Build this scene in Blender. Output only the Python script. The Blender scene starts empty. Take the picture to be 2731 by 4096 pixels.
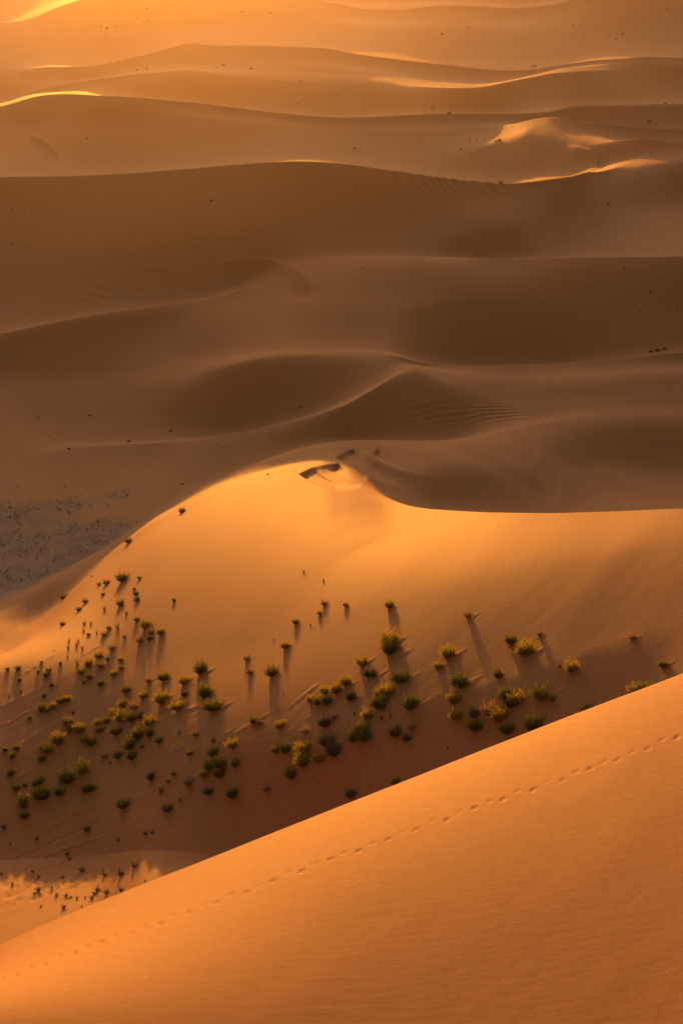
import bpy, bmesh, math, random
import numpy as np
from mathutils import Vector, Matrix

S = bpy.context.scene
COL = S.collection
rng = np.random.default_rng(7)
random.seed(7)

# ------------------------------------------------------------------ camera model (photograph 2731 x 4096)
F = 7964.0            # focal length in photograph pixels (70 mm on a 36 mm tall frame)
CX, CY = 1365.5, 2048.0
HY = -350.0           # the horizon lies above the frame
PITCH = math.atan((CY - HY) / F)
SP, CP = math.sin(PITCH), math.cos(PITCH)
SUN_EL, SUN_AZ = math.radians(5.6), math.radians(-6.0)
SUNT = math.tan(SUN_EL)

def ray(x, y):
    u = (np.asarray(x, float) - CX) / F
    v = (np.asarray(y, float) - CY) / F
    dx, dy, dz = u, CP - v * SP, -SP - v * CP
    h = np.hypot(dx, dy)
    return np.arctan2(dx, dy), dz / h          # azimuth, tan(elevation)

def project(X, Y, Z):
    cz = Y * CP - Z * SP
    cu = Y * SP + Z * CP
    return CX + F * X / cz, CY - F * cu / cz

def pchip(xk, yk, x):
    xk = np.asarray(xk, float); yk = np.asarray(yk, float)
    if len(xk) == 1:
        return np.full_like(x, yk[0])
    h = np.diff(xk); d = np.diff(yk) / h
    m = np.zeros_like(yk)
    m[0], m[-1] = d[0] * 0.3, d[-1] * 0.3
    for i in range(1, len(xk) - 1):
        if d[i-1] * d[i] > 0:
            w1, w2 = 2*h[i] + h[i-1], h[i] + 2*h[i-1]
            m[i] = (w1 + w2) / (w1 / d[i-1] + w2 / d[i])
    xc = np.clip(x, xk[0], xk[-1])
    i = np.clip(np.searchsorted(xk, xc) - 1, 0, len(xk) - 2)
    t = (xc - xk[i]) / h[i]
    return ((1+2*t)*(1-t)**2*yk[i] + t*(1-t)**2*h[i]*m[i] + t*t*(3-2*t)*yk[i+1] + t*t*(t-1)*h[i]*m[i+1])

# ------------------------------------------------------------------ lattice noise in numpy
def vnoise(x, y, seed=0):
    r = np.random.default_rng(seed)
    P = r.random((256, 256)) * 2 - 1
    xi, yi = np.floor(x).astype(int), np.floor(y).astype(int)
    fx, fy = x - xi, y - yi
    fx = fx*fx*fx*(fx*(fx*6-15)+10); fy = fy*fy*fy*(fy*(fy*6-15)+10)
    a, b = P[xi & 255, yi & 255], P[(xi+1) & 255, yi & 255]
    c, d = P[xi & 255, (yi+1) & 255], P[(xi+1) & 255, (yi+1) & 255]
    return (a*(1-fx)+b*fx)*(1-fy) + (c*(1-fx)+d*fx)*fy

def fbm(x, y, seed=0, octs=4, gain=0.5):
    s, a = 0, 1.0
    for o in range(octs):
        s = s + a * vnoise(x*2**o + 17.3*o, y*2**o + 9.1*o, seed+o); a *= gain
    return s

def sstep(a, b, x):
    t = np.clip((x - a) / (b - a), 0, 1)
    return t*t*(3-2*t)

# ------------------------------------------------------------------ dune field lofted over crest and trough lines
# each line: x in the photograph, y in the photograph (or None with z given), distance in metres, near slope, far slope (degrees; None = smooth)
N_ = None
def L(*pts):
    return pts

FIELD = [
 (0,   L((-700,N_,70,-9,-9,-47.4),(0,N_,72,-9,-9,-47.8),(700,N_,70,-9,-9,-45.6),(1365,N_,66,N_,N_,-48),(2050,N_,64,N_,N_,-43),(2731,N_,62,N_,N_,-39.5))),
 (150, L((-700,3500,102.5,-9,5),(0,3440,105.2,-9,5),(350,3425,105.2,-9,6),(600,3400,101.3,-9,7),(1000,3430,97.3,-2,12),(1365,3450,92.4),(2050,3250,89.4),(2731,3050,88.3),(3300,2900,88.3))),
 (130, L((-700,3080,115,8,6),(0,2990,117.0,7,6),(350,3010,116.4,8,7),(700,3000,110,11,8),(1365,2880,102,9,8.5),(2050,2700,101,7.5,7),(2731,2480,103.4,6,6),(3300,2400,103.4,6,6))),
 (110, L((-700,2820,122,1,1),(0,2700,127.5,2.5,2.5),(350,2650,129,1,1),(700,2600,125,1,1),(1365,2480,115.3,2,2),(2050,2300,114,3,3),(2731,2200,113.5,3,3),(3300,2180,111,2,2))),
 (120, L((-700,2700,140,-9,-10),(0,2600,147,-9,-10),(130,2510,151.5,-9,-10),(366,2312,157.5,-11,-11),(653,2096,163.5,-11,-11),(914,1953,169.5,-9,-10),(1045,1900,173.5,-9,-10),(1290,1850,177,-8,-10),(1345,1889,171,-8,-10),(1400,1930,164.5,-8,-10),(1523,1987,158,-8,-11),(1645,2025,149,-8.5,-16),(1758,2038,142,-8,-24),(1976,2050,132,-6,-28),(2167,2052,128,-5,-28),(2455,2045,125,-3,-28),(2731,2036,122,-1.5,-28),(3300,2030,118,-3,-28))),
 (30,  L((-700,2650,145),(0,2505,153.5),(130,2455,157),(653,2062,169),(1045,1880,179),(1290,1812,185),(1400,1870,176),(1523,1945,174),(1645,1995,172),(1758,2026,172),(1976,2043,172),(2455,2038,176),(2731,2029,178),(3300,2020,178))),
 (40,  L((-700,2620,149),(0,2455,157.5),(366,2246,168),(653,2053,173),(1045,1856,182),(1290,1786,188),(1523,1840,184),(1784,1850,182),(2050,1860,184),(2400,1880,192),(2731,1900,194),(3300,1890,194))),
 (40,  L((-700,2590,153,N_,-10),(0,2423,161.5,N_,-10),(366,2223,171,N_,-12),(610,2075,176,N_,-16),(819,1935,180,N_,-20),(1045,1843,185,N_,-22),(1219,1784,190,N_,-22),(1306,1768,191,N_,-22),(1540,1760,193,N_,-22),(1784,1761,194,N_,-20),(1932,1739,197,N_,-16),(2281,1680,204,N_,N_),(2731,1670,207,N_,N_),(3300,1660,207))),
 (24,  L((-700,2500,162),(0,2370,167),(300,2250,175),(610,2035,190),(819,1915,200),(1045,1836,202),(1366,1752,202),(1784,1753,201),(2050,1690,204),(2400,1640,209),(2731,1630,211),(3300,1620,211))),
 (60,  L((-700,1880,205),(0,1850,212),(348,1788,216,4,-5),(610,1775,215,8,-8),(740,1768,214,2,-8),(958,1736,212,2,-10),(1132,1697,209,3,-10),(1263,1662,207,4,-10),(1366,1627,206,6,-10),(1497,1557,209,14,-6),(1600,1495,214),(1671,1475,216),(1758,1520,213),(2050,1600,212),(2731,1590,214),(3300,1580,214))),
 (22,  L((-700,1760,222),(0,1730,224),(348,1765,222),(740,1748,220),(958,1718,218),(1132,1680,215),(1263,1645,213),(1366,1605,212),(1497,1545,212.5),(1600,1478,217),(1671,1460,219),(1758,1490,217),(2050,1540,217),(2731,1500,220.5),(3300,1480,221))),
 (40,  L((-700,1590,240),(0,1570,240),(348,1570,240),(740,1510,235),(900,1460,229),(1150,1418,226),(1366,1416,224),(1540,1418,223),(1610,1431,222.5,20,N_),(1671,1449,222,24,-10),(1758,1457,223,10,-13),(1889,1459,224,9,-13),(2150,1455,226,9,-13),(2411,1442,228,12,-13),(2603,1421,229,18,-13),(2731,1409,229.5,26,-13),(3300,1380,231,26,-13))),
 (24,  L((-700,1530,247.5),(0,1490,248),(348,1480,248.5),(740,1440,245),(1150,1388,233),(1366,1390,231),(1540,1398,231),(1671,1430,236),(1889,1447,244),(2150,1443,246),(2411,1428,241),(2731,1395,237),(3300,1370,237))),
 (36,  L((-700,1470,251),(0,1400,252.5),(305,1350,256.5),(653,1310,258.5),(958,1250,256),(1366,1200,249),(1700,1200,253),(2050,1190,257),(2400,1240,250),(2731,1280,244),(3300,1270,244))),
 (44,  L((-700,1440,254,6,-10),(0,1335,256,6,-10),(305,1274,260,6,-10),(653,1222,264,7,-9),(827,1199,266,8,-8),(958,1165,267,10,-3),(1080,1130,268),(1180,1085,268),(1300,1045,268),(1500,1035,268),(1800,1037,269),(1976,1039,270,12,-8),(2324,1030,263,14,-10),(2731,1024,256.5,16,-10),(3300,1010,255,29,-10))),
 (24,  L((-700,1420,260),(0,1320,266),(305,1260,270),(653,1208,274),(958,1140,274.5),(1300,1020,275),(1500,1015,276),(1976,1030,284),(2324,1022,286),(2731,1016,288),(3300,1000,290))),
 (36,  L((-700,1010,296),(0,1000,297),(348,980,293),(740,950,288),(1098,930,284),(1366,950,283),(1700,950,286),(2050,900,293),(2400,850,317),(2731,820,331),(3300,800,334))),
 (50,  L((-700,715,324,27,-12),(0,707,320,27,-12),(348,701,315,27,-12),(740,676,308,27,-12),(1098,648,303,27,-12),(1202,645,302,27,-12),(1366,654,302,26,-12),(1479,669,302,25,-12),(1688,699,304,25,-12),(1923,727,307,25,-12),(2063,734,310,24,-12),(2200,727,313,22,-12),(2281,719,316,20,-12),(2350,697,328,14,-10),(2430,680,341,8,-4),(2520,665,347),(2731,650,347.5),(3300,630,349))),
 (24,  L((-700,705,392),(0,697,390),(348,692,388),(740,666,386),(1202,636,384),(1479,660,381),(1688,690,377),(1993,722,372),(2200,712,366),(2300,702,365),(2400,668,363),(2500,640,360),(2731,610,355),(3300,595,356))),
 (36,  L((-700,570,430),(0,560,430),(348,540,421),(740,540,414),(1202,540,410),(1688,600,400),(1976,585,399),(2141,545,396),(2237,560,389),(2310,575,381),(2400,570,375),(2500,560,370,14,-7),(2585,552,366,20,-12),(2731,575,360,20,-13),(3300,600,360,20,-13))),
 (30,  L((-700,510,447),(0,500,445),(348,480,432),(740,480,424),(1202,510,417),(1688,535,413),(1976,515,420),(2150,476,412,8,-8),(2237,471,405,12,-14),(2342,490,402,18,-14),(2455,497,401,20,-14),(2586,509,400,20,-14),(2731,509,398,20,-14),(3300,510,398,20,-14))),
 (40,  L((-700,470,458),(0,425,458,10,-12),(150,385,455,16,-12),(261,375,449,22,-12),(435,383,438,24,-12),(784,414,435,24,-12),(1132,453,428,24,-12),(1366,469,424,24,-12),(1714,456,428,24,-12),(2028,456,435,24,-12),(2207,444,447,22,-13),(2289,422,458,22,-13),(2411,419,463,22,-13),(2731,414,465,22,-13),(3300,410,465,22,-13))),
 (20,  L((-700,455,550),(0,415,592),(150,374,625),(435,375,642),(784,405,641),(1132,445,632),(1366,462,630),(1714,448,614),(2028,448,598),(2207,436,590),(2411,412,630),(2731,407,640),(3300,400,640))),
 (36,  L((-700,430,640),(0,405,648,14,-9),(96,372,655,16,-10),(174,353,658,20,-9),(305,329,662,22,-9),(435,309,664,22,-9),(523,298,664,20,-8),(627,291,664,14,-8),(758,279,667),(1000,310,662),(1366,330,660),(1600,338,652),(1784,351,629,14,-7),(1923,350,620,16,-12),(2028,329,622,18,-13),(2124,309,628,18,-13),(2211,293,635,18,-12),(2340,284,655,18,-12),(2481,279,680),(2731,285,681),(3300,290,681))),
 (20,  L((-700,370,664),(0,340,668),(305,322,676),(523,290,682),(758,265,688),(1000,270,685),(1366,285,680),(1784,335,665),(1923,345,660),(2124,303,665),(2281,272,676),(2481,262,685),(2731,262,685),(3300,260,685))),
 (40,  L((-700,300,690),(0,285,688),(200,268,689,8,N_),(331,266,690,10,-6),(435,253,695,14,-9),(523,233,701,18,-12),(627,207,709,20,-12),(697,187,713,20,-12),(758,172,715,20,-13),(858,183,715,20,-13),(958,182,715,20,-12),(1089,185,715,20,-12),(1306,193,715,20,-12),(1418,215,714,20,-12),(1540,231,713,20,-12),(1671,246,711,20,-12),(1801,260,709,20,-12),(1923,273,706,20,-12),(2002,280,705,18,-12),(2124,279,703,18,-12),(2193,266,701,18,-12),(2281,255,698,18,-12),(2394,241,695,18,-12),(2481,237,693,18,-12),(2577,227,693,18,-12),(2731,233,693,18,-12),(3300,230,693,18,-12))),
 (20,  L((-700,290,698),(0,262,698),(200,252,720),(435,235,790),(758,160,840),(1089,175,840),(1418,205,840),(1923,263,840),(2193,255,840),(2481,228,840),(2731,224,840),(3300,220,840))),
 (30,  L((-700,140,757),(0,130,757),(435,100,880),(758,90,930),(1366,100,930),(1923,120,930),(2731,110,930),(3300,110,930))),
 (30,  L((-700,150,770,10,-12),(0,93,775,10,-12),(96,84,790,12,-12),(174,54,812,14,-12),(261,17,840,16,-12),(322,0,860,16,-12),(500,-60,910,18,-12),(800,-80,965,18,-12),(1100,-50,985,18,-12),(1290,0,985,18,-12),(1366,17,985,18,-12),(1453,33,985,18,-12),(1584,37,985,18,-12),(1740,22,985,18,-12),(1836,19,985,18,-12),(1932,26,985,18,-12),(2063,31,985,18,-12),(2150,24,985,18,-12),(2220,13,985,18,-12),(2281,0,985,18,-12),(2450,-40,985,18,-12),(2731,-50,985,18,-12),(3300,-50,985,18,-12))),
 (14,  L((-700,140,820),(0,88,830),(261,13,900),(800,-88,1080),(1453,20,1100),(1836,8,1100),(2063,18,1100),(2731,-70,1100))),
 (16,  L((-700,-60,925),(0,-60,925),(400,-90,1080),(1365,-95,1170),(2731,-100,1170))),
 (10,  L((0,N_,1700,N_,N_,-52),(2731,N_,1700,N_,N_,-50))),
 (10,  L((0,N_,3200,N_,N_,-60),(2731,N_,3200,N_,N_,-58))),
 (8,   L((0,N_,9000,N_,N_,-62),(2731,N_,9000,N_,N_,-62))),
]
NEAR = [
 (0,   L((0,N_,1.2,N_,N_,-1.75))),
 (40,  L((-700,N_,20,N_,N_,-15.5),(2731,N_,20,N_,N_,-15.0))),
 (60,  L((-700,4096,40.5,-7,-7),(0,4096,41.5,-4.5,-4.5),(1365,4096,42.5,-1,-1),(2731,4096,41.2,2.6,2.6),(3300,4096,40.2,3,3))),
 (260, L((-700,4120,47.5,-14,-33),(0,3775,51,-14,-33),(174,3702,52.2,-14,-33),(348,3628,53.2,-14,-33),(523,3558,54.2,-14,-33),(697,3488,55.2,-14,-33),(871,3423,56.0,-14,-33),(1045,3349,57,-14,-33),(1219,3284,57.9,-14,-33),(1366,3223,58.6,-14,-33),(1627,3124,60,-13,-33),(1845,3035,61.2,-13,-33),(2106,2931,62.5,-12,-33),(2324,2848,63.7,-11,-33),(2498,2780,64.5,-11,-33),(2629,2735,65.3,-11,-33),(2731,2700,66,-10,-33),(3300,2480,69,-8,-33))),
 (24,  L((-700,N_,80,N_,-30,-56),(0,N_,80,N_,-30,-55),(1365,N_,88,N_,-30,-50),(2731,N_,96,N_,-30,-46))),
]

def gsm(v, az, sig):
    n = np.linspace(az[0], az[-1], 6000); u = np.interp(n, az, v)
    k = int(4*sig/(n[1]-n[0])); x = np.arange(-k, k+1)*(n[1]-n[0])
    g = np.exp(-0.5*(x/sig)**2); g /= g.sum()
    u = np.convolve(np.pad(u, k, mode='edge'), g, mode='valid')
    return np.interp(az, n, u)

def loft(lines, az, sig=math.radians(0.17)):
    n = len(az)
    Ds, Zs, sn, sf, wn, wf = [], [], [], [], [], []
    for _, pts in lines:
        P = [tuple(p) + (None,) * (6 - len(p)) for p in pts]
        a, d, z, vn, vf = [], [], [], [], []
        for x, y, D, s0, s1, zz in P:
            if y is None:
                A, zv = math.atan((x - CX) / F), zz
            else:
                A, te = ray(x, y); zv = float(te) * D; A = float(A)
            a.append(A); d.append(D); z.append(zv); vn.append(s0); vf.append(s1)
        Ds.append(pchip(a, d, az)); Zs.append(pchip(a, z, az))
        for vals, out, outw in ((vn, sn, wn), (vf, sf, wf)):
            k = [i for i, v in enumerate(vals) if v is not None]
            if not k:
                out.append(np.zeros(n)); outw.append(np.zeros(n)); continue
            out.append(np.tan(np.radians(pchip([a[i] for i in k], [vals[i] for i in k], az))))
            outw.append(pchip(a, [0.0 if v is None else 1.0 for v in vals], az))
    for arr in (Ds, Zs, sn, sf, wn, wf):
        for k in range(len(arr)): arr[k] = gsm(arr[k], az, sig)
    Ds, Zs = np.array(Ds), np.array(Zs)
    dD = np.diff(Ds, axis=0)
    if dD.min() <= 0.3:
        for k in range(len(dD)):
            if dD[k].min() <= 0.3:
                j = int(dD[k].argmin()); print('ORDER', k, k+1, dD[k].min(), CX + F*math.tan(az[j]))
    sec = np.diff(Zs, axis=0) / dD
    auto = np.zeros_like(Zs)
    auto[0], auto[-1] = sec[0], sec[-1]
    for k in range(1, len(Ds) - 1):
        h0, h1, d0, d1 = dD[k-1], dD[k], sec[k-1], sec[k]
        lim = (d0*h1 + d1*h0) / (h0 + h1)              # parabola tangent, kept from overshooting
        m = 2.5*np.minimum(abs(d0), abs(d1))
        auto[k] = np.where(d0*d1 > 0, np.sign(lim)*np.minimum(abs(lim), m), 0.0)
    NS = np.array(sn)*np.array(wn) + auto*(1-np.array(wn))
    FS = np.array(sf)*np.array(wf) + auto*(1-np.array(wf))
    RD, RZ, RK = [], [], []
    for k in range(len(lines) - 1):
        m = lines[k+1][0]
        t = (np.arange(m + (1 if k == len(lines)-2 else 0)) / m)[:, None]
        h = dD[k][None]
        z = (1+2*t)*(1-t)**2*Zs[k] + t*(1-t)**2*h*FS[k] + t*t*(3-2*t)*Zs[k+1] + t*t*(t-1)*h*NS[k+1]
        RD.append(Ds[k] + t*h); RZ.append(z); RK += [k + tt for tt in t[:, 0]]
    return np.concatenate(RD), np.concatenate(RZ), np.array(RK)

def columns(lo, hi, n, wide=48):
    c = np.linspace(math.radians(lo), math.radians(hi), n)
    e = np.cumsum(np.geomspace(c[1]-c[0], math.radians(4), 24))
    return np.concatenate([c[0] - e[::-1], c, c[-1] + e])

def normals_of(X, Y, Z):
    P = np.stack([X, Y, Z], -1)
    du = np.gradient(P, axis=1); dv = np.gradient(P, axis=0)
    n = np.cross(du, dv)
    n /= np.linalg.norm(n, axis=-1, keepdims=True)
    return n

def grid_mesh(name, X, Y, Z, mat, attrs=None):
    nr, nc = X.shape
    me = bpy.data.meshes.new(name)
    me.vertices.add(nr*nc)
    me.vertices.foreach_set('co', np.stack([X, Y, Z], -1).astype(np.float32).ravel())
    i = np.arange((nr-1)*(nc-1)); r, c = i // (nc-1), i % (nc-1)
    a = r*nc + c
    q = np.stack([a, a+1, a+nc+1, a+nc], -1).astype(np.int32)
    me.loops.add(q.size); me.loops.foreach_set('vertex_index', q.ravel())
    me.polygons.add(len(q))
    me.polygons.foreach_set('loop_start', (np.arange(len(q))*4).astype(np.int32))
    me.polygons.foreach_set('use_smooth', np.ones(len(q), bool))
    me.update(calc_edges=True)
    for an, v in (attrs or {}).items():
        at = me.attributes.new(an, 'FLOAT', 'POINT')
        at.data.foreach_set('value', v.astype(np.float32).ravel())
    me.materials.append(mat)
    o = bpy.data.objects.new(name, me); COL.objects.link(o)
    return o

# ------------------------------------------------------------------ materials
def new_mat(name):
    m = bpy.data.materials.new(name); m.use_nodes = True
    nt = m.node_tree; nt.nodes.clear()
    return m, nt, nt.nodes.new, nt.links.new

def sand_material():
    m, nt, N, K = new_mat('sand')
    out = N('ShaderNodeOutputMaterial'); b = N('ShaderNodeBsdfPrincipled')
    K(b.outputs[0], out.inputs[0])
    b.inputs['Roughness'].default_value = 0.74
    b.inputs['Specular IOR Level'].default_value = 0.40
    b.inputs['Specular Tint'].default_value = (1.0, 0.55, 0.28, 1)
    tc = N('ShaderNodeNewGeometry')
    n1 = N('ShaderNodeTexNoise'); n1.inputs['Scale'].default_value = 0.08; n1.inputs['Detail'].default_value = 5
    n2 = N('ShaderNodeTexNoise'); n2.inputs['Scale'].default_value = 3.0; n2.inputs['Detail'].default_value = 6; n2.inputs['Roughness'].default_value = 0.75
    K(tc.outputs['Position'], n1.inputs['Vector']); K(tc.outputs['Position'], n2.inputs['Vector'])
    mx = N('ShaderNodeMix'); mx.data_type = 'RGBA'
    mx.inputs[6].default_value = (0.54, 0.198, 0.048, 1); mx.inputs[7].default_value = (0.60, 0.226, 0.058, 1)
    K(n1.outputs['Fac'], mx.inputs[0])
    # grain: lighter and darker mineral specks
    gr = N('ShaderNodeMapRange'); gr.inputs['From Min'].default_value = 0.3; gr.inputs['From Max'].default_value = 0.7
    gr.inputs['To Min'].default_value = 0.90; gr.inputs['To Max'].default_value = 1.10
    K(n2.outputs['Fac'], gr.inputs['Value'])
    mg = N('ShaderNodeMix'); mg.data_type = 'RGBA'; mg.blend_type = 'MULTIPLY'; mg.inputs[0].default_value = 1
    K(mx.outputs[2], mg.inputs[6]); K(gr.outputs[0], mg.inputs[7])
    # stony grey pan in the valley
    at = N('ShaderNodeAttribute'); at.attribute_name = 'gravel'
    mp = N('ShaderNodeMapping'); mp.inputs['Scale'].default_value = (0.5, 0.22, 0.5)
    K(tc.outputs['Position'], mp.inputs['Vector'])
    n3 = N('ShaderNodeTexNoise'); n3.inputs['Scale'].default_value = 1.3; n3.inputs['Detail'].default_value = 9; n3.inputs['Roughness'].default_value = 0.7
    K(mp.outputs[0], n3.inputs['Vector'])
    cr = N('ShaderNodeValToRGB')
    cr.color_ramp.elements[0].position = 0.34; cr.color_ramp.elements[0].color = (0.22, 0.138, 0.082, 1)
    cr.color_ramp.elements[1].position = 0.68; cr.color_ramp.elements[1].color = (0.33, 0.21, 0.13, 1)
    K(n3.outputs['Fac'], cr.inputs[0])
    mv = N('ShaderNodeMix'); mv.data_type = 'RGBA'
    K(at.outputs['Fac'], mv.inputs[0]); K(mg.outputs[2], mv.inputs[6]); K(cr.outputs[0], mv.inputs[7])
    K(mv.outputs[2], b.inputs['Base Color'])
    # fine grain bump
    bp = N('ShaderNodeBump'); bp.inputs['Strength'].default_value = 0.25; bp.inputs['Distance'].default_value = 0.02
    K(n2.outputs['Fac'], bp.inputs['Height'])
    # faint wind ripples, drawn out across the wind
    rp = N('ShaderNodeMapping'); rp.inputs['Rotation'].default_value = (0, 0, math.radians(38)); rp.inputs['Scale'].default_value = (0.9, 4.2, 2.0)
    K(tc.outputs['Position'], rp.inputs['Vector'])
    n4 = N('ShaderNodeTexNoise'); n4.inputs['Scale'].default_value = 1.0; n4.inputs['Detail'].default_value = 3; n4.inputs['Roughness'].default_value = 0.6; n4.inputs['Distortion'].default_value = 0.4
    K(rp.outputs[0], n4.inputs['Vector'])
    bp2 = N('ShaderNodeBump'); bp2.inputs['Strength'].default_value = 0.30; bp2.inputs['Distance'].default_value = 0.022
    K(n4.outputs['Fac'], bp2.inputs['Height']); K(bp.outputs[0], bp2.inputs['Normal']); K(bp2.outputs[0], b.inputs['Normal'])
    return m
SAND = sand_material()

#@@TERRAIN
AZ = columns(-11.6, 11.6, 820)
D, Z, KK = loft(FIELD, AZ)
A2 = np.broadcast_to(AZ, D.shape)
X, Y = D*np.sin(A2), D*np.cos(A2)
PX, PY = project(X, Y, Z)
K2 = np.broadcast_to(KK[:, None], D.shape)
Z0 = Z.copy()

def rows(k0, k1, f=0.4):
    return sstep(k0-f, k0+f, K2) * (1 - sstep(k1-f, k1+f, K2))

def poly_dist(poly, px, py, closed=False):
    """distance to a polyline, position along it and the side of it"""
    best = np.full(px.shape, 1e9); par = np.zeros(px.shape); side = np.zeros(px.shape)
    P = list(poly) + ([poly[0]] if closed else [])
    acc = 0.0
    for (x0, y0), (x1, y1) in zip(P[:-1], P[1:]):
        dx, dy = x1-x0, y1-y0; l = math.hypot(dx, dy)
        t = np.clip(((px-x0)*dx + (py-y0)*dy)/(l*l), 0, 1)
        d = np.hypot(px-x0-t*dx, py-y0-t*dy)
        m = d < best
        best = np.where(m, d, best); par = np.where(m, acc + t*l, par)
        side = np.where(m, np.sign((px-x0)*dy - (py-y0)*dx), side)
        acc += l
    return best, par/acc, side

def inside(poly, px, py):
    c = np.zeros(px.shape, bool); n = len(poly)
    for i in range(n):
        x0, y0 = poly[i]; x1, y1 = poly[(i+1) % n]
        if y0 == y1: continue
        c ^= ((y0 > py) != (y1 > py)) & (px < (x1-x0)*(py-y0)/(y1-y0) + x0)
    return c

# --- broad wind undulation on every dune, finer streaks on the near face of the bushy dune
def streak(ang, lx, ly, seed, octs=3):
    a = math.radians(ang)
    u = X*math.cos(a) - Y*math.sin(a); v = X*math.sin(a) + Y*math.cos(a)
    return fbm(u/lx, v/ly, seed, octs)
face = rows(0.5, 4.6, 0.5)
Z += face * (0.032*streak(28, 4.2, 22, 3, 2) + 0.004*streak(38, 1.3, 7, 11, 2))
band = face * sstep(800, 1500, PX) * sstep(2080, 2200, PY)
Z += band * 0.05*streak(24, 6.5, 40, 5, 2)
low = face * sstep(2500, 3000, PY + 0.12*(1365-PX)*0)
Z += low * (0.008*streak(44, 0.8, 4.5, 21, 2))
far = sstep(5.0, 6.0, K2)
Z += far * (0.07*fbm(X/26, Y/26, 31, 2) + 0.008*fbm(X/7, Y/7, 41, 2)) * np.clip(D/220, 0.6, 2.0) * (1 - sstep(15.8, 16.8, K2)*(1-sstep(17.6, 18.6, K2)))
lobe = rows(5.2, 7.0, 0.4)
Z += lobe * 0.10*streak(-35, 4.5, 20, 51, 2)

# --- ripple fields
def ripples(poly, amp, lam, ang, seed, soft=60):
    m = inside(poly, PX, PY)
    d, _, _ = poly_dist(poly, PX, PY, True)
    k = np.where(m, sstep(0, soft, d), 0)
    a = math.radians(ang)
    v = X*math.sin(a) + Y*math.cos(a)
    ph = v/lam*2*math.pi + 5.0*fbm(X/9, Y/9, seed, 3)
    mod = np.clip(0.5 + fbm(X/6, Y/6, seed+5, 2), 0, 1)
    return k*amp*mod*(np.sin(ph) + 0.4*np.sin(2*ph+1))
Z += ripples([(200,1240),(520,990),(900,990),(760,1090),(620,1200),(380,1260)], 0.10, 2.2, 35, 61)
Z += ripples([(760,1740),(1100,1560),(1240,1580),(1130,1680),(900,1740)], 0.085, 1.5, -20, 62)
Z += ripples([(1330,1700),(1500,1600),(1760,1560),(2250,1640),(2150,1690),(1800,1740),(1400,1745)], 0.05, 1.1, -8, 63)
Z += ripples([(1480,730),(1700,660),(2250,720),(2150,800),(1700,830)], 0.09, 1.6, 60, 64)
Z += ripples([(900,1820),(300,1900),(100,1870),(500,1780),(1000,1750)], 0.08, 1.6, 10, 65)
Z += ripples([(0,1720),(0,1860),(300,1800),(260,1700)], 0.08, 1.6, 50, 66)

# --- slumped pocket high on the bushy dune
def slump(brink, foot, h):
    global Z
    m = inside(brink + foot, PX, PY) & (K2 > 3.2) & (K2 < 7.0)
    d1, t1, _ = poly_dist(brink, PX, PY); d2, _, _ = poly_dist([brink[-1]] + foot + [brink[0]], PX, PY)
    w = np.where(m, d1/(d1+d2+1e-6), 0)
    c = -0.5*PX + 0.86*PY; al = 0.86*PX + 0.5*PY
    gr = fbm(c/6.5, al/160, 71, 2)
    Z = Z - np.where(m, h*(np.clip(w, 0, 1)**0.9*np.clip(1-w, 0, 1)**1.7/0.225*(1 + 0.3*gr*sstep(0, 40, d2)) + 0.08*sstep(0, 4, d1)*(1-w)**2), 0)
slump([(1198,1898),(1247,1872),(1300,1860),(1354,1854)], [(1400,1886),(1450,1921),(1452,1942),(1430,1961),(1381,1965),(1341,1970),(1256,1943)], 0.55)
slump([(1345,1827),(1386,1800),(1412,1794)], [(1440,1815),(1470,1862),(1450,1900),(1400,1872)], 0.4)
# soft spurs falling from the pocket to the right
for pl, h, wd in (([(1440,1810),(1500,1850),(1600,1890),(1750,1920)], 0.45, 16), ([(1450,1905),(1540,1935),(1660,1975)], 0.2, 16), ([(1500,1800),(1540,1835),(1590,1850)], -0.4, 16)):
    d, t, _ = poly_dist(pl, PX, PY)
    Z += h*np.exp(-(d/wd)**2)*(1-t)*((K2 > 3.5) & (K2 < 7))*sstep(0, .12, t)

# --- far spurs, hollow and rounded hook dune
for pl, h, wd, k0, k1 in (([(2150,520),(2060,552),(1976,579),(1890,608),(1800,640)], 0.3, 20, 17.4, 20.2),
                          ([(871,1070),(958,1059),(1089,1065),(1176,1083),(1222,1110),(1240,1134)], 0.9, 20, 12.6, 16.5),
                          
                          ([(120,545),(200,585),(235,625)], 0.7, 12, 18, 20.5)):
    d, t, _ = poly_dist(pl, PX, PY)
    Z += h*np.exp(-(d/wd)**2)*rows(k0, k1, 0.3)*sstep(-0.02, 0.15, t)*(1-0.8*sstep(0.6, 1, t))
d = np.hypot((PX-1205)/1.0, (PY-1168)*1.7)
Z += -0.6*np.exp(-(d/48)**2)*rows(13, 16, 0.3)
hook = [(2254,584),(2307,599),(2350,612),(2378,642),(2383,668),(2342,697),(2281,719),(2150,728),(2000,733)]
hm = inside(hook + [(1960,700),(2080,640)], PX, PY) & (K2 > 16.5) & (K2 < 20)
d, t, _ = poly_dist(hook, PX, PY)
Z += np.where(hm, 0.45*np.exp(-d/110), np.where((K2 > 16.5) & (K2 < 20), 0.45*np.exp(-(d/13)**2), 0))*(1-sstep(0.55, 0.95, t))*sstep(0, .12, t)
# raised foot of the flank along the stony pan
# --- stony grey pan
top = 1955 + 0.10*PX
edge = 90*fbm(X/6, Y/9, 81, 4)
gravel = sstep(-20, 130, PY + edge - top)*(1-sstep(500, 680, PX+0.6*edge))*sstep(7.2, 7.9, K2)*(1-sstep(10.5, 11, K2))
gravel = np.clip(gravel, 0, 1)
Z += gravel*0.05*fbm(X/0.9, Y/0.9, 82, 4)

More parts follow.
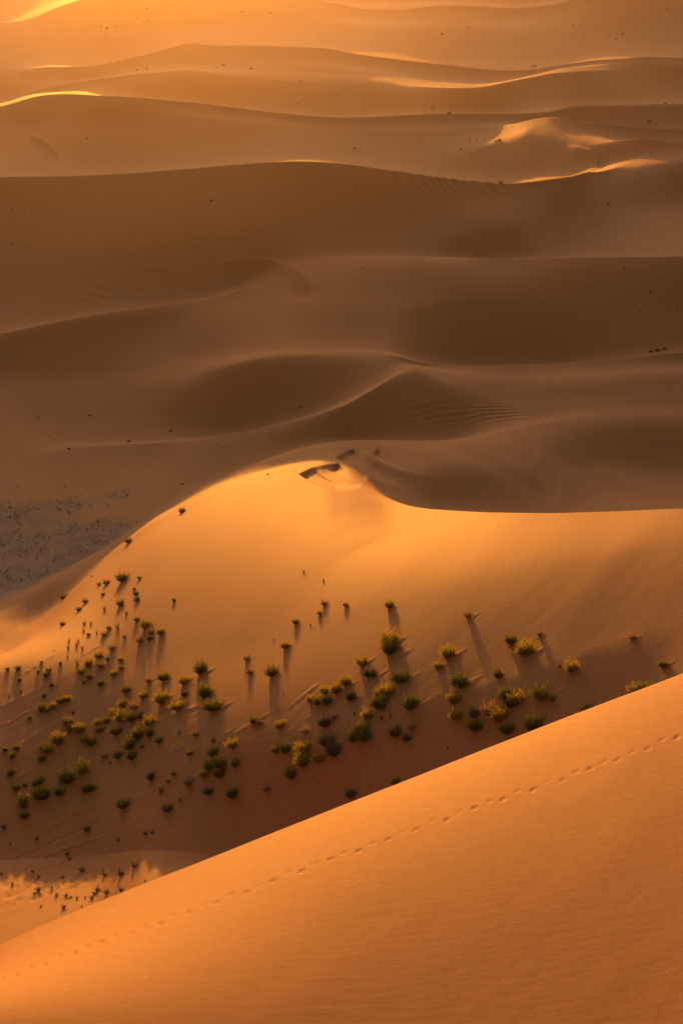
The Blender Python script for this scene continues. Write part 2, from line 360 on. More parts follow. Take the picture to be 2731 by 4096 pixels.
# ------------------------------------------------------------------ where a line of sight meets the sand
def hit(x, y, arr=None):
    az, _ = ray(x, y)
    j = int(np.clip(np.searchsorted(AZ, float(az)), 1, len(AZ)-2))
    col = PY[:, j]
    i = int(np.argmax(col <= y))
    return max(i, 1), j

# every plant: x and y of its middle in the photograph, width there in pixels, sort
SHRUBS = [
    (368,2304,13,'t'), (394,2336,20,'s'), (425,2330,22,'g'), (487,2309,47,'g'), (557,2312,14,'g'), (535,2354,14,'y'), (542,2373,20,'g'), (547,2394,22,'g'),
    (412,2377,16,'g'), (251,2387,27,'g'), (340,2404,22,'y'), (317,2437,20,'g'), (479,2413,29,'g'), (417,2435,18,'w'), (506,2451,16,'w'), (251,2496,19,'g'),
    (694,2400,16,'g'), (335,2491,20,'w'), (364,2493,16,'w'), (333,2522,16,'w'), (353,2538,13,'g'), (386,2531,13,'w'), (435,2509,18,'y'), (469,2509,27,'w'),
    (413,2536,27,'s'), (546,2475,27,'y'), (580,2498,45,'y'), (605,2527,33,'s'), (641,2528,33,'y'), (555,2560,33,'s'), (598,2556,22,'g'), (497,2547,18,'s'),
    (275,2560,16,'w'), (311,2565,13,'w'), (273,2587,18,'w'), (304,2580,18,'w'), (329,2591,16,'w'), (216,2601,8,'t'), (446,2587,36,'s'), (395,2621,31,'y'),
    (269,2629,11,'t'), (353,2652,36,'y'), (310,2652,22,'w'), (402,2658,38,'s'), (429,2634,27,'t'), (481,2637,25,'y'), (241,2654,13,'y'), (164,2652,13,'y'),
    (194,2681,22,'y'), (184,2699,22,'g'), (153,2688,12,'g'), (31,2674,16,'g'), (71,2672,22,'g'), (79,2721,16,'g'), (326,2687,25,'g'), (487,2670,22,'s'),
    (454,2690,29,'y'), (357,2703,36,'s'), (400,2730,27,'g'), (654,2705,45,'g'), (591,2716,33,'s'), (333,2730,18,'w'), (208,2739,20,'g'), (505,2757,36,'g'),
    (83,2766,18,'w'), (645,2787,62,'y'), (571,2778,38,'y'), (489,2818,33,'y'), (536,2818,47,'s'), (453,2850,31,'y'), (484,2865,49,'y'), (531,2865,51,'g'),
    (562,2863,36,'e'), (176,2783,18,'g'), (167,2829,36,'g'), (187,2838,25,'y'), (212,2823,31,'y'), (241,2800,33,'g'), (266,2792,31,'y'), (118,2869,20,'g'),
    (35,2784,13,'w'), (291,2850,22,'t'), (270,2885,36,'y'), (273,2919,33,'g'), (319,2910,45,'y'), (395,2892,36,'y'), (393,2919,33,'y'), (426,2881,27,'g'),
    (466,2921,42,'g'), (337,2957,31,'y'), (364,2966,38,'g'), (232,2954,51,'y'), (170,2988,27,'y'), (192,2997,36,'y'), (167,3030,29,'g'), (20,2995,22,'g'),
    (65,2988,27,'g'), (47,3024,25,'g'), (45,3088,31,'g'), (598,2885,47,'y'), (554,2932,58,'g'), (598,2937,36,'g'), (634,2961,33,'g'), (520,2979,49,'g'),
    (565,2986,29,'w'), (527,3024,38,'g'), (473,3019,33,'g'), (415,3019,33,'s'), (440,3047,16,'s'), (330,3071,51,'y'), (270,3104,62,'g'), (353,3149,47,'g'),
    (239,3164,38,'g'), (167,3120,33,'g'), (145,3131,29,'g'), (167,3169,62,'g'), (65,3149,27,'g'), (98,3140,16,'g'), (672,2818,25,'e'), (603,3104,36,'e'),
    (672,3124,16,'g'), (645,3155,27,'w'), (493,3213,49,'g'), (94,3196,40,'y'), (694,3095,22,'y'), (94,3219,27,'g'), (98,3257,31,'g'), (20,3302,31,'t'),
    (348,3317,22,'g'), (667,3230,40,'g'), (643,3166,27,'w'), (471,3358,18,'y'), (580,3329,27,'t'), (605,3329,18,'t'), (147,3353,18,'t'), (266,3413,22,'t'),
    (279,3431,22,'t'), (538,3456,36,'w'), (480,3491,40,'t'), (420,3494,29,'t'), (328,3478,33,'t'), (154,3507,20,'t'), (132,3483,22,'t'), (254,3507,18,'t'),
    (228,3576,20,'t'), (209,3554,13,'t'), (203,3572,9,'t'), (388,3554,31,'t'), (375,3570,20,'t'), (426,3567,29,'t'), (482,3555,29,'t'), (263,3579,20,'t'),
    (277,3590,11,'t'), (287,3588,11,'t'), (308,3593,16,'t'), (338,3587,13,'t'), (364,3592,20,'t'), (461,3582,16,'t'), (580,3527,10,'t'), (254,3624,25,'t'),
    (164,3627,12,'t'), (7,3497,16,'t'), (40,3375,13,'t'), (152,3554,27,'t'), (51,3538,18,'t'), (138,3574,18,'t'), (328,3625,9,'t'), (802,2672,56,'g'),
    (737,2717,45,'y'), (817,2763,60,'g'), (739,2775,25,'e'), (708,2824,47,'y'), (851,2819,62,'g'), (985,2627,33,'s'), (998,2685,33,'s'), (1085,2685,51,'g'),
    (1139,2576,40,'y'), (782,2935,27,'g'), (715,2933,20,'w'), (851,2958,29,'w'), (851,3004,49,'g'), (929,2975,45,'y'), (757,3013,25,'g'), (1014,2884,38,'g'),
    (1036,2891,31,'s'), (1116,2897,42,'y'), (1101,2993,36,'g'), (1141,2991,47,'g'), (1215,2915,45,'s'), (1215,2987,51,'y'), (1306,2960,60,'e'), (1295,2886,49,'e'),
    (1337,2866,31,'s'), (1333,3000,58,'e'), (1215,3038,67,'y'), (1273,3034,45,'y'), (1161,3092,56,'g'), (840,3058,49,'g'), (817,3092,40,'y'), (884,3052,51,'g'),
    (880,3092,49,'g'), (942,3050,45,'g'), (753,3123,47,'s'), (833,3163,38,'e'), (929,3168,54,'g'), (1065,3150,38,'s'), (717,3199,22,'w'), (1273,3135,9,'t'),
    (1242,2795,36,'y'), (1271,2802,40,'g'), (1295,2759,42,'y'), (1342,2753,54,'y'), (1382,2721,49,'y'), (1306,2797,45,'e'), (1295,2410,29,'s'), (1278,2453,18,'y'),
    (1380,2422,20,'y'), (1180,2483,27,'y'), (1554,2416,36,'y'), (1554,2552,67,'y'), (1558,2585,71,'g'), (1445,2639,51,'y'), (1478,2688,51,'e'), (1791,2603,62,'y'),
    (1748,2659,36,'y'), (1603,2706,62,'g'), (1547,2755,56,'y'), (1514,2806,67,'g'), (1500,2773,31,'w'), (1467,2858,45,'y'), (1529,2831,27,'w'), (1639,2809,62,'g'),
    (1402,2786,42,'e'), (1523,2873,18,'w'), (1416,2853,18,'w'), (1445,2903,58,'y'), (1413,2943,54,'g'), (1458,2939,58,'g'), (1579,2923,51,'e'), (1641,2905,38,'s'),
    (1623,2948,33,'e'), (1558,2861,22,'w'), (1402,3171,40,'e'), (1583,3124,31,'g'), (1786,2992,9,'t'), (1868,2454,39,'s'), (2039,2557,49,'g'), (2098,2591,72,'y'),
    (2154,2535,30,'s'), (1989,2695,39,'e'), (1835,2719,69,'g'), (1813,2790,53,'y'), (1822,2857,56,'y'), (2021,2770,62,'g'), (2065,2795,56,'y'), (2039,2814,46,'e'),
    (1956,2831,72,'s'), (1996,2857,72,'y'), (1894,2851,46,'e'), (1897,2899,59,'g'), (2160,2770,72,'y'), (2206,2793,39,'w'), (2022,2920,49,'g'), (2131,2898,72,'g'),
    (2282,2665,53,'y'), (2233,2663,30,'w'), (2523,2542,39,'s'), (2647,2651,36,'g'), (2341,2831,49,'g'), (2581,2739,59,'g'), (2538,2755,46,'y'), (727,2041,24,'g'),
    (514,2162,28,'g'), (766,1974,9,'t'), (1070,1896,14,'t'), (85,2324,12,'t'), (583,37,18,'f'), (680,30,20,'f'), (818,18,16,'f'), (545,74,14,'f'),
    (590,82,14,'f'), (405,107,12,'f'), (425,112,14,'f'), (455,103,12,'f'), (415,150,9,'f'), (465,162,9,'f'), (893,259,17,'f'), (868,270,12,'f'),
    (1005,273,12,'f'), (585,273,14,'f'), (545,279,14,'f'), (968,46,14,'f'), (1082,52,9,'f'), (1192,414,10,'f'), (1125,353,7,'f'), (1346,383,7,'f'),
    (347,551,12,'f'), (843,803,16,'f'), (47,837,8,'f'), (126,841,8,'f'), (225,847,8,'f'), (253,830,7,'f'), (216,873,8,'f'), (374,877,8,'f'),
    (193,900,6,'f'), (47,909,7,'f'), (47,976,10,'f'), (118,991,8,'f'), (638,940,6,'f'), (1202,326,8,'f'), (1765,136,14,'f'), (1871,111,14,'f'),
    (2132,264,20,'f'), (1727,429,19,'f'), (1794,450,16,'f'), (1416,588,16,'f'), (1993,564,20,'f'), (1980,572,14,'f'), (1932,562,10,'f'), (1906,565,8,'f'),
    (1876,564,8,'f'), (1838,599,10,'f'), (2594,488,24,'f'), (2655,416,11,'f'), (2000,729,20,'f'), (2429,816,14,'f'), (2660,39,10,'f'), (2490,133,20,'f'),
    (2289,100,12,'f'), (2424,152,12,'f'), (2330,140,9,'f'), (2460,158,14,'f'), (2510,150,10,'f'), (1446,1076,10,'f'), (2594,1167,13,'f'), (2496,1071,11,'f'),
    (2673,1067,9,'f'), (2625,1111,9,'f'), (2703,1231,9,'f'), (2551,1246,11,'f'), (2021,1440,10,'f'), (1765,1407,8,'f'), (2600,1402,22,'f'), (2628,1396,28,'f'),
    (2655,1392,20,'f'), (2355,1148,9,'f'), (679,1723,15,'f'), (516,1762,18,'f'), (274,1793,15,'f'), (1050,1578,12,'f'), (1171,1582,8,'f'), (1206,1629,12,'f'),
    (1163,1601,8,'f'), (357,1658,14,'f'), (152,1668,9,'f'), (727,1936,14,'f'),
]
SHRUBS += [(1213,2293,12,'w'), (1291,2322,14,'w'), (1238,2504,11,'w'), (1090,2556,10,'w')]
def dent(Zs, PXs, PYs, x, y, rx, ry, depth, ang, rim=0.2):
    w = 3.2*max(rx, ry)
    m = (abs(PXs-x) < w) & (abs(PYs-y) < w)
    if not m.any(): return
    a = math.radians(ang)
    u = (PXs[m]-x)*math.cos(a) - (PYs[m]-y)*math.sin(a); v = (PXs[m]-x)*math.sin(a) + (PYs[m]-y)*math.cos(a)
    r = np.sqrt((u/rx)**2 + (v/ry)**2)
    Zs[m] += depth*(-np.exp(-r**2) + rim*np.exp(-((r-1.5)/0.5)**2))

# lee tails and small scour ridges beside the bushes
rt = np.random.default_rng(5)
PYv = np.where((K2 > 0.3) & (K2 < 5), PY, -1e6)
def tail(x, y, wpx):
    n = 2 if wpx > 24 else 1
    for q in range(n):
        ox, oy = rt.uniform(-.2, .5)*wpx, rt.uniform(-.1, .3)*wpx
        ln, cw = wpx*rt.uniform(0.9, 1.9), max(3.5, wpx*0.075)
        mk = (PX > x-30) & (PX < x+ln+90) & (PYv > y-ln-60) & (PYv < y+60)
        if not mk.any(): return
        u = (PX[mk]-x-ox)*0.87 - (PY[mk]-y-oy)*0.5; v = (PX[mk]-x-ox)*0.5 + (PY[mk]-y-oy)*0.87
        h = 0.00035*wpx*rt.uniform(0.6, 1.3)
        Z[mk] += h*np.exp(-(v/cw)**2)*sstep(-8, 6, u)*(1-sstep(0.15*ln, ln, u))
        Z[mk] -= 0.5*h*np.exp(-((v-2.2*cw)/cw)**2)*sstep(-8, 6, u)*(1-sstep(0.1*ln, 0.8*ln, u))
for (sx, sy, sw, sk) in SHRUBS:
    if sy > 2150 and sw > 12: tail(sx, sy + 0.28*sw, sw)
# loose streaks with no bush on the lower face
for q in range(60):
    tail(rt.uniform(0, 1500), rt.uniform(2780, 3330), rt.uniform(24, 60))
for pl, h, wd in (([(0,3420),(240,3290),(480,3160)], .05, 6), ([(330,3290),(560,3190),(720,3105)], .035, 6), ([(60,3475),(250,3400),(480,3325)], .045, 6), ([(480,2965),(700,2855),(900,2790)], .035, 6),
                  ([(1140,2815),(1000,2900),(880,2965)], .03, 5), ([(620,3050),(760,2965)], .03, 5), ([(520,3165),(690,3080)], .035, 5), ([(0,2830),(120,2775)], .03, 6), ([(0,3150),(140,3075)], .035, 6),
                  ([(1150,2835),(1225,2772),(1290,2722)], .035, 5), ([(60,2990),(200,2905),(330,2850)], .03, 6), ([(980,3075),(1130,2990)], .02, 8), ([(300,2640),(420,2570)], .03, 5), ([(90,2700),(260,2590)], .03, 7)):
    d, t, _ = poly_dist(pl, PX, PYv)
    Z += h*np.exp(-(d/wd)**2)*sstep(0, .15, t)*(1-sstep(.7, 1, t))*(0.6+0.6*fbm(t*9, d*0, 77, 2))
# trampled sand at the dune foot
for q in range(110):
    t = rt.random(); l = rt.integers(0, 6)
    x = 20 + 330*t + rt.normal(0, 10); y = 3600 - 0.36*330*t - (l-1.5)*26 + rt.normal(0, 6)
    if y > 3445: dent(Z, PX, np.where(K2 < 2, PY, -1e6), x, y, rt.uniform(9, 15), rt.uniform(4.5, 7), rt.uniform(.022, .045), 24, 0.05)
for q in range(26):
    dent(Z, PX, np.where(K2 < 2.4, PY, -1e6), 4+q*15+rt.normal(0,4), 3470-q*7.2+rt.normal(0,5), 12, 5.5, rt.uniform(.02,.035), 26, 0.05)

gsel = [(0, 5), (5, 8), (8, len(FIELD)-1)]
NORM = None
P3 = np.stack([X, Y, Z], -1)
du = np.gradient(P3, axis=1); dv = np.gradient(P3, axis=0)
NORM = np.cross(du, dv); NORM /= np.linalg.norm(NORM, axis=-1, keepdims=True)
dune = grid_mesh('sand_dunes', X, Y, Z, SAND, {'gravel': gravel})
dune['kind'] = 'structure'; dune['label'] = 'sand dunes with a bushy face and shaded slip faces running to the horizon'

AZ2 = columns(-13.5, 13.5, 1000)
D2, Z2, KK2 = loft(NEAR, AZ2, math.radians(1.2))
A22 = np.broadcast_to(AZ2, D2.shape)
X2, Y2 = D2*np.sin(A22), D2*np.cos(A22)
PX2, PY2 = project(X2, Y2, Z2)
PYn = np.where(KK2[:, None] > 1.2, PY2, -1e6)
Z2 += 0.005*fbm((X2*0.8-Y2*0.6)/1.5, (X2*0.6+Y2*0.8)/7, 91, 3)*sstep(25, 38, D2)
track = [(t[0]*1.742, t[1]*1.742) for t in [(1590,1680),(1550,1690),(1500,1710),(1440,1732),(1385,1752),(1330,1774),(1275,1792),(1205,1815),(1130,1840),(1050,1870),(975,1895),(910,1920),(840,1945),(765,1970),(700,1995),(630,2022),(560,2048),(500,2069),(440,2090),(375,2115),(310,2137),(250,2155),(210,2172),(140,2195),(75,2220),(15,2245),(-30,2262)]]
seg = np.cumsum([0]+[math.dist(a, b) for a, b in zip(track[:-1], track[1:])])
for q, sv in enumerate(np.arange(10, seg[-1], 61.0)):
    x = np.interp(sv, seg, [p[0] for p in track]); y = np.interp(sv, seg, [p[1] for p in track])
    dent(Z2, PX2, PYn, x + rt.normal(0, 3), y + (5 if q % 2 else -5) + rt.normal(0, 2), 15, 8, (0.024 if q % 2 else 0.015)*rt.uniform(.8, 1.2), 24)
for x, y, r in ((2590,2860,9),(2452,2858,8),(1452,3230,8),(1180,3375,10),(1850,3045,9),(985,3760,10),(365,3985,12),(2250,2900,6)):
    dent(Z2, PX2, PYn, x, y, r*1.3, r*0.7, 0.008, 24)
nd = grid_mesh('near_dune', X2, Y2, Z2, SAND, {'gravel': np.zeros_like(Z2)})
nd['kind'] = 'structure'; nd['label'] = 'sunlit near dune slope with a line of footprints across it'

#@@SHRUBS
# ------------------------------------------------------------------ bushes, dry bushes and grass tufts
def leaf_material(name, col, tr, trans=0.5):
    m, nt, N, K = new_mat(name)
    out = N('ShaderNodeOutputMaterial'); d = N('ShaderNodeBsdfDiffuse'); t = N('ShaderNodeBsdfTranslucent'); mx = N('ShaderNodeMixShader')
    ge = N('ShaderNodeNewGeometry'); mr = N('ShaderNodeMix'); mr.data_type = 'RGBA'; mt = N('ShaderNodeMix'); mt.data_type = 'RGBA'
    K(ge.outputs['Random Per Island'], mr.inputs[0]); K(ge.outputs['Random Per Island'], mt.inputs[0])
    mr.inputs[6].default_value = (*[c*0.65 for c in col], 1); mr.inputs[7].default_value = (*[c*1.4 for c in col], 1)
    mt.inputs[6].default_value = (*[c*0.65 for c in tr], 1); mt.inputs[7].default_value = (*[c*1.4 for c in tr], 1)
    K(mr.outputs[2], d.inputs[0]); K(mt.outputs[2], t.inputs[0])
    mx.inputs[0].default_value = trans
    K(d.outputs[0], mx.inputs[1]); K(t.outputs[0], mx.inputs[2]); K(mx.outputs[0], out.inputs[0])
    return m
LEAF = {'g': leaf_material('green_twigs', (0.105, 0.115, 0.02), (0.32, 0.31, 0.03)),
        'y': leaf_material('yellow_green_twigs', (0.22, 0.19, 0.024), (0.62, 0.50, 0.04)),
        's': leaf_material('straw_twigs', (0.40, 0.28, 0.15), (0.45, 0.30, 0.14)),
        'e': leaf_material('grey_green_twigs', (0.16, 0.145, 0.075), (0.20, 0.17, 0.07)),
        'w': leaf_material('thin_twigs', (0.16, 0.13, 0.05), (0.26, 0.20, 0.06)),
        't': leaf_material('grass_blades', (0.06, 0.05, 0.022), (0.07, 0.055, 0.02), 0.35),
        'f': leaf_material('far_scrub', (0.10, 0.085, 0.032), (0.10, 0.08, 0.02), 0.35)}
WOOD = leaf_material('wood_stems', (0.11, 0.075, 0.045), (0.02, 0.01, 0.01), 0.05)

def blades(r, n, R, H, wid, tilt, r0, bend, shoots=0):
    V, Fc = [], []
    q1, q2 = r.uniform(0, 6, 2)
    def strip(p, wv):
        b = len(V)
        for q in range(len(p)):
            k = wv*(1.0, 0.85, 0.5, 0.08)[q] if len(p) == 4 else wv*(1.0, 0.6, 0.05)[q]
            d = p[min(q+1, len(p)-1)] - p[max(q-1, 0)]
            sd = np.cross(d, (r.normal(), r.normal(), 0.3)) if q == 0 else sd0
            sd = sd/(np.linalg.norm(sd)+1e-9)
            if q == 0: sd0 = sd
            V.append(p[q] - sd*k/2); V.append(p[q] + sd*k/2)
        for q in range(len(p)-1):
            Fc.append((b+2*q, b+2*q+1, b+2*q+3, b+2*q+2))
    for _ in range(n):
        ph = r.uniform(0, 2*math.pi); th = math.radians(tilt)*math.sqrt(r.random())
        lump = 1 + 0.22*math.sin(3*ph + q1) + 0.18*math.sin(5*ph + th*5 + q2)
        ln = lump*(r.uniform(0.55, 1.0) if r.random() < 0.8 else r.uniform(0.95, 1.3))
        tip = np.array([R*math.sin(th)*math.cos(ph)*ln, R*math.sin(th)*math.sin(ph)*ln, H*max(math.cos(th), 0.06)**0.7*ln])
        a = r0*R*math.sqrt(r.random()); pb = ph + r.normal(0, .7)
        base = np.array([a*math.cos(pb), a*math.sin(pb), -0.02])
        mid1 = base + (tip-base)*0.38 + np.array([0, 0, bend*H*0.6]); mid2 = base + (tip-base)*0.74 + np.array([0, 0, bend*H*0.5])
        tip = tip + np.array([0.10*R, 0.07*R, 0])*(tip[2]/H) + r.normal(0, 0.03, 3)*R
        strip([base, mid1, mid2, tip], wid)
        for _s in range(shoots):
            k = r.uniform(0.35, 0.95); p0 = base + (tip-base)*k + np.array([0, 0, bend*H*0.5*(1-k)])
            dr = r.normal(0, 1, 3) + (tip-base)*1.6/np.linalg.norm(tip-base); dr /= np.linalg.norm(dr)
            l = r.uniform(0.07, 0.15)*2*R
            strip([p0, p0 + dr*l*0.5, p0 + dr*l + np.array([0, 0, 0.15*l])], wid*0.9)
    return V, Fc

def mesh_of(name, V, Fc, mat):
    me = bpy.data.meshes.new(name); me.from_pydata([tuple(v) for v in V], [], Fc); me.update()
    me.materials.append(mat)
    return me

def stems(r):
    V, Fc = [], []
    for _ in range(9):
        ph = r.uniform(0, 2*math.pi); th = r.uniform(0.2, 0.9); l = r.uniform(0.18, 0.34)
        d = np.array([math.sin(th)*math.cos(ph), math.sin(th)*math.sin(ph), math.cos(th)])
        s1 = np.cross(d, (0.3, 0.5, 0.1)); s1 /= np.linalg.norm(s1); s2 = np.cross(d, s1)
        b = len(V); base = np.array([0.05*math.cos(ph), 0.05*math.sin(ph), -0.05])
        for k, w_ in ((0, 0.020), (0.5, 0.015), (1.0, 0.007)):
            c = base + d*l*k + np.array([0, 0, 0.06*k*k])
            for q in range(5):
                t = 2*math.pi*q/5; V.append(c + w_*(s1*math.cos(t) + s2*math.sin(t)))
        for k in range(2):
            for q in range(5):
                Fc.append((b+k*5+q, b+k*5+(q+1) % 5, b+(k+1)*5+(q+1) % 5, b+(k+1)*5+q))
    return V, Fc

SHAPES = {}
for cls, (cnt, n, R, H, wid, tilt, r0, bend, sho) in {
        'dense': (6, 230, 0.50, 0.66, 0.026, 86, 0.45, 0.10, 3),
        'dry':   (4, 150, 0.50, 0.62, 0.018, 84, 0.30, 0.06, 3),
        'wisp':  (4, 60, 0.46, 0.75, 0.020, 60, 0.35, 0.05, 1),
        'tuft':  (4, 46, 0.55, 0.62, 0.030, 80, 0.22, 0.22, 0),
        'far':   (3, 60, 0.50, 0.50, 0.060, 84, 0.40, 0.10, 1)}.items():
    SHAPES[cls] = [blades(np.random.default_rng(100*len(SHAPES)+i), n, R, H, wid, tilt, r0, bend, sho) for i in range(cnt)]
STEM = mesh_of('stem', *stems(np.random.default_rng(9)), WOOD)
CLS = {'g': 'dense', 'y': 'dense', 'e': 'dense', 's': 'dry', 'w': 'wisp', 't': 'tuft', 'f': 'far'}
MESHES = {}
def foliage_mesh(kind, i):
    k = (kind, i)
    if k not in MESHES: MESHES[k] = mesh_of('foliage', *SHAPES[CLS[kind]][i], LEAF[kind])
    return MESHES[k]

NAME = {'g': 'green_bush', 'y': 'yellow_green_bush', 'e': 'grey_green_bush', 's': 'dry_bush', 'w': 'thin_shrub', 't': 'grass_tuft', 'f': 'far_scrub'}
WORD = {'g': 'dark green bush', 'y': 'yellow-green bush', 'e': 'grey-green bush', 's': 'straw-coloured dry bush', 'w': 'wispy thin shrub', 't': 'spiky grass tuft', 'f': 'dark scrub'}
CAT = {'g': 'bush', 'y': 'bush', 'e': 'bush', 's': 'dry bush', 'w': 'shrub', 't': 'grass tuft', 'f': 'scrub'}
ORD = 'first second third fourth fifth sixth seventh eighth ninth tenth eleventh twelfth thirteenth fourteenth fifteenth sixteenth seventeenth eighteenth nineteenth twentieth'.split()
def zone(x, y, k):
    if k == 'f':
        for lim, nm in ((62, 'just under the topmost crest'), (122, 'on hazy floor below topmost crest'), (200, 'behind the second crest'), (300, 'beside the second crest'),
                        (400, 'on slope under the second crest'), (470, 'above the third crest'), (620, 'on pale floor behind long crest'), (760, 'along the long dark crest'),
                        (860, 'high on long dark slope'), (1000, 'low on long dark slope'), (1130, 'near the sharp right crest'), (1320, 'in the dark right bowl'),
                        (1430, 'on crest behind the middle dune'), (1690, 'on shaded floor behind middle dune'), (3000, 'by low ridge behind middle dune')):
            if y < lim: return nm
    if x < 760:
        for lim, nm in ((2280, 'on upper left dune edge'), (2480, 'high on sunlit left flank'), (2600, 'midway down sunlit left flank'), (2720, 'low on sunlit left flank'),
                        (2850, 'among left long shadows'), (2990, 'in the left bushy belt'), (3120, 'below the left bushy belt'), (3350, 'on darkest lower left face'),
                        (3500, 'on trampled orange sand'), (9999, 'on orange flat beside near dune')):
            if y < lim: return nm
    if x < 1480:
        for lim, nm in ((2640, 'high on the glowing middle face'), (2830, 'halfway down the middle face'), (2960, 'low on the dim middle face'), (9999, 'in shade above near dune')):
            if y < lim: return nm
    for lim, nm in ((2640, 'high on the right face'), (2800, 'halfway down the right face'), (9999, 'close above near dune at right')):
        if y < lim: return nm

def size_word(w_, k):
    if k == 'f': return 'tiny far' if w_ < 13 else 'small far'
    return 'small' if w_ < 27 else ('medium' if w_ < 46 else 'large')
bins = {}
for idx, (x, y, wp, k) in enumerate(SHRUBS):
    bins.setdefault((size_word(wp, k), k, zone(x, y, k)), []).append((x, idx))
LABEL = {}
for (sw_, k, zn), lst in bins.items():
    lst.sort()
    for q, (x, idx) in enumerate(lst):
        lab = f"{sw_} {WORD[k]} {zn}"
        if len(lst) == 2: lab += ', the left one' if q == 0 else ', the right one'
        elif len(lst) > 2:
            e = 'leftmost' if q == 0 else 'rightmost' if q == len(lst)-1 else ORD[q] + ' from the left'
            lab += f", {e}"
        LABEL[idx] = lab
GROUP = {'g': 'bushes on the sandy face', 'y': 'bushes on the sandy face', 'e': 'bushes on the sandy face', 's': 'dry bushes on the sandy face',
         'w': 'wispy shrubs on the sandy face', 't': 'grass tufts at the dune foot', 'f': 'scrub dotted over the far dunes'}
ru = np.random.default_rng(77)
def put(o):
    COL.objects.link(o); return o
for idx, (x, y, wp, k) in enumerate(SHRUBS):
    tall = {'dense': 0.62, 'dry': 0.60, 'wisp': 0.7, 'tuft': 0.55, 'far': 0.5}[CLS[k]]
    i, j = hit(x, y + 0.36*wp)
    p = Vector((X[i, j], Y[i, j], Z[i, j]))
    wid = wp * p.length / F * (1.34 if k != 'f' else 1.0)
    var = int(ru.integers(0, len(SHAPES[CLS[k]])))
    me = foliage_mesh(k, var)
    rot = ru.uniform(0.1, 1.0) + (math.pi if ru.random() < 0.3 else 0)
    sc = Vector((wid*ru.uniform(1.02, 1.3), wid*ru.uniform(0.75, 1.0), wid*ru.uniform(0.85, 1.15)))
    if wp >= 20 and k in 'gyes':
        root = put(bpy.data.objects.new(NAME[k], None)); root.empty_display_size = 0.2
        f = put(bpy.data.objects.new('foliage', me)); f.parent = root
        s_ = put(bpy.data.objects.new('stem', STEM)); s_.parent = root
    else:
        root = put(bpy.data.objects.new(NAME[k], me))
    root.location = p; root.rotation_euler = (0, 0, rot); root.scale = sc
    root['label'] = LABEL[idx]; root['category'] = CAT[k]; root['group'] = GROUP[k]

# low dry scrub and stubble over the stony pan, too much to count
def pan_scrub():
    V, Fc = [], []
    r = np.random.default_rng(404)
    n = 0
    while n < 650:
        x = r.uniform(-60, 640); y = 1950 + 400*r.random()**(1.8 if n % 3 else 0.9)
        i, j = hit(x, y)
        if K2[i, j] < 7.4 or (gravel[i, j] < 0.25 and r.random() > 0.06): continue
        if fbm(np.array([x/60]), np.array([y/14]), 405, 3)[0] < -0.05: n += 0.2; continue
        n += 1
        p = np.array([X[i, j] + r.normal(0, .1), Y[i, j] + r.normal(0, .3), Z[i, j]])
        sz = r.uniform(0.08, 0.30)
        for b in range(r.integers(4, 9)):
            a = r.uniform(0, 6.28); l = sz*r.uniform(0.6, 1.2)
            tip = p + np.array([math.cos(a)*l*0.9, math.sin(a)*l*0.9, l*r.uniform(0.35, 0.9)])
            sd = np.array([-math.sin(a), math.cos(a), 0])*0.03
            k = len(V); V.extend([p - sd, p + sd, tip]); Fc.append((k, k+1, k+2))
    me = mesh_of('dry_scrub', V, Fc, leaf_material('dry_stubble', (0.30, 0.205, 0.11), (0.25, 0.17, 0.07), 0.4))
    o = put(bpy.data.objects.new('dry_scrub', me)); o['kind'] = 'stuff'
    o['label'] = 'low dry scrub and stubble over the grey stony pan'; o['category'] = 'scrub'
pan_scrub()

# ------------------------------------------------------------------ camera, light, sky
cam = bpy.data.cameras.new('camera'); co = bpy.data.objects.new('camera', cam); COL.objects.link(co)
cam.sensor_fit = 'VERTICAL'; cam.sensor_height = 36.0; cam.lens = 36.0 * F / 4096.0
cam.clip_start, cam.clip_end = 0.2, 30000
co.rotation_euler = (math.pi/2 - PITCH, 0, 0)
cam.dof.use_dof = True; cam.dof.focus_distance = 130.0; cam.dof.aperture_fstop = 2.0
S.camera = co

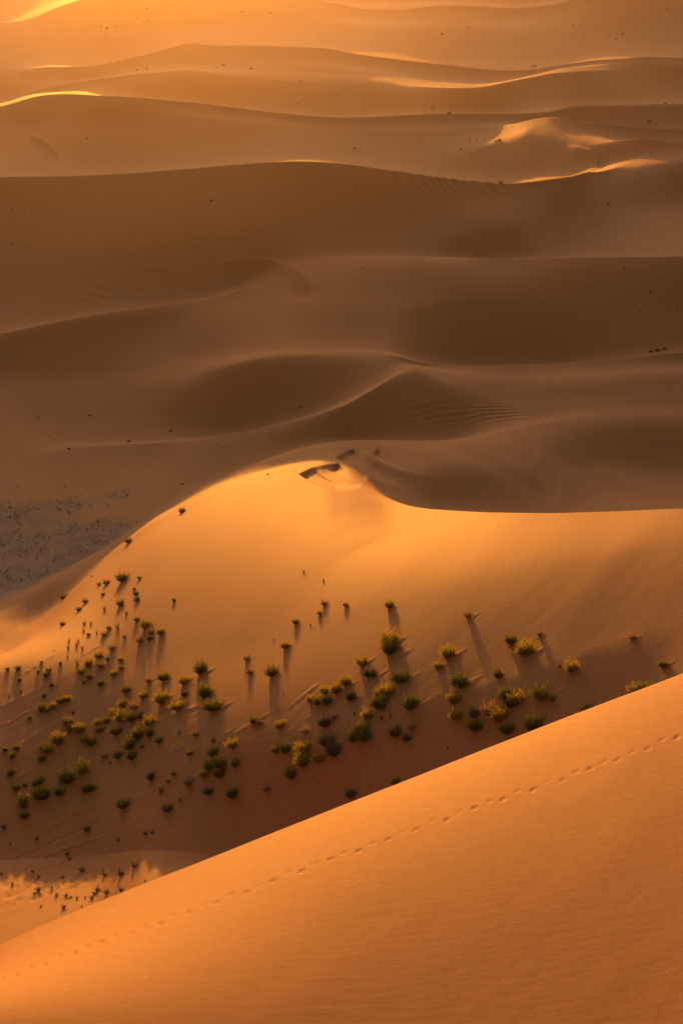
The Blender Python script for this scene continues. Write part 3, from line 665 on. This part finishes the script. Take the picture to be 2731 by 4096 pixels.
sd = Vector((math.sin(SUN_AZ)*math.cos(SUN_EL), math.cos(SUN_AZ)*math.cos(SUN_EL), math.sin(SUN_EL)))
sun = bpy.data.lights.new('sun', 'SUN'); so = bpy.data.objects.new('sun', sun); COL.objects.link(so)
sun.energy = 2.9; sun.angle = math.radians(0.5); sun.color = (1.0, 0.365, 0.04)
so.rotation_euler = sd.to_track_quat('Z', 'Y').to_euler()
so.location = sd * 300

w = bpy.data.worlds.new('World'); S.world = w; w.use_nodes = True
nt = w.node_tree; bg = nt.nodes['Background']
sky = nt.nodes.new('ShaderNodeTexSky'); sky.sky_type = 'NISHITA'; sky.sun_disc = False
sky.sun_elevation = SUN_EL; sky.sun_rotation = SUN_AZ
sky.dust_density = 9.0; sky.ozone_density = 1.6; sky.air_density = 1.0
wb = nt.nodes.new('ShaderNodeMix'); wb.data_type = 'RGBA'; wb.blend_type = 'MULTIPLY'; wb.inputs[0].default_value = 1.0
wb.inputs[7].default_value = (1.0, 0.835, 0.76, 1)      # dust-laden evening air, white balance of the photograph
nt.links.new(sky.outputs[0], wb.inputs[6]); nt.links.new(wb.outputs[2], bg.inputs[0]); bg.inputs[1].default_value = 0.132

def haze_box():
    bm = bmesh.new(); bmesh.ops.create_cube(bm, size=1.0)
    me = bpy.data.meshes.new('haze'); bm.to_mesh(me); bm.free()
    o = bpy.data.objects.new('haze', me); COL.objects.link(o)
    o.scale = (26000, 26000, 90); o.location = (0, 0, -20)
    o['kind'] = 'stuff'
    m, nt, N, K = new_mat('haze')
    out = N('ShaderNodeOutputMaterial'); v = N('ShaderNodeVolumePrincipled')
    v.inputs['Color'].default_value = (0.95, 0.82, 0.95, 1)
    v.inputs['Density'].default_value = HAZE
    v.inputs['Anisotropy'].default_value = 0.91
    K(v.outputs[0], out.inputs['Volume'])
    me.materials.append(m)
HAZE = 0.000095
haze_box()
S.cycles.volume_bounces = 0

S.view_settings.view_transform = 'Standard'; S.view_settings.look = 'None'
S.view_settings.exposure = 0.64; S.view_settings.gamma = 1
S.cycles.use_denoising = True
S.cycles.max_bounces = 6
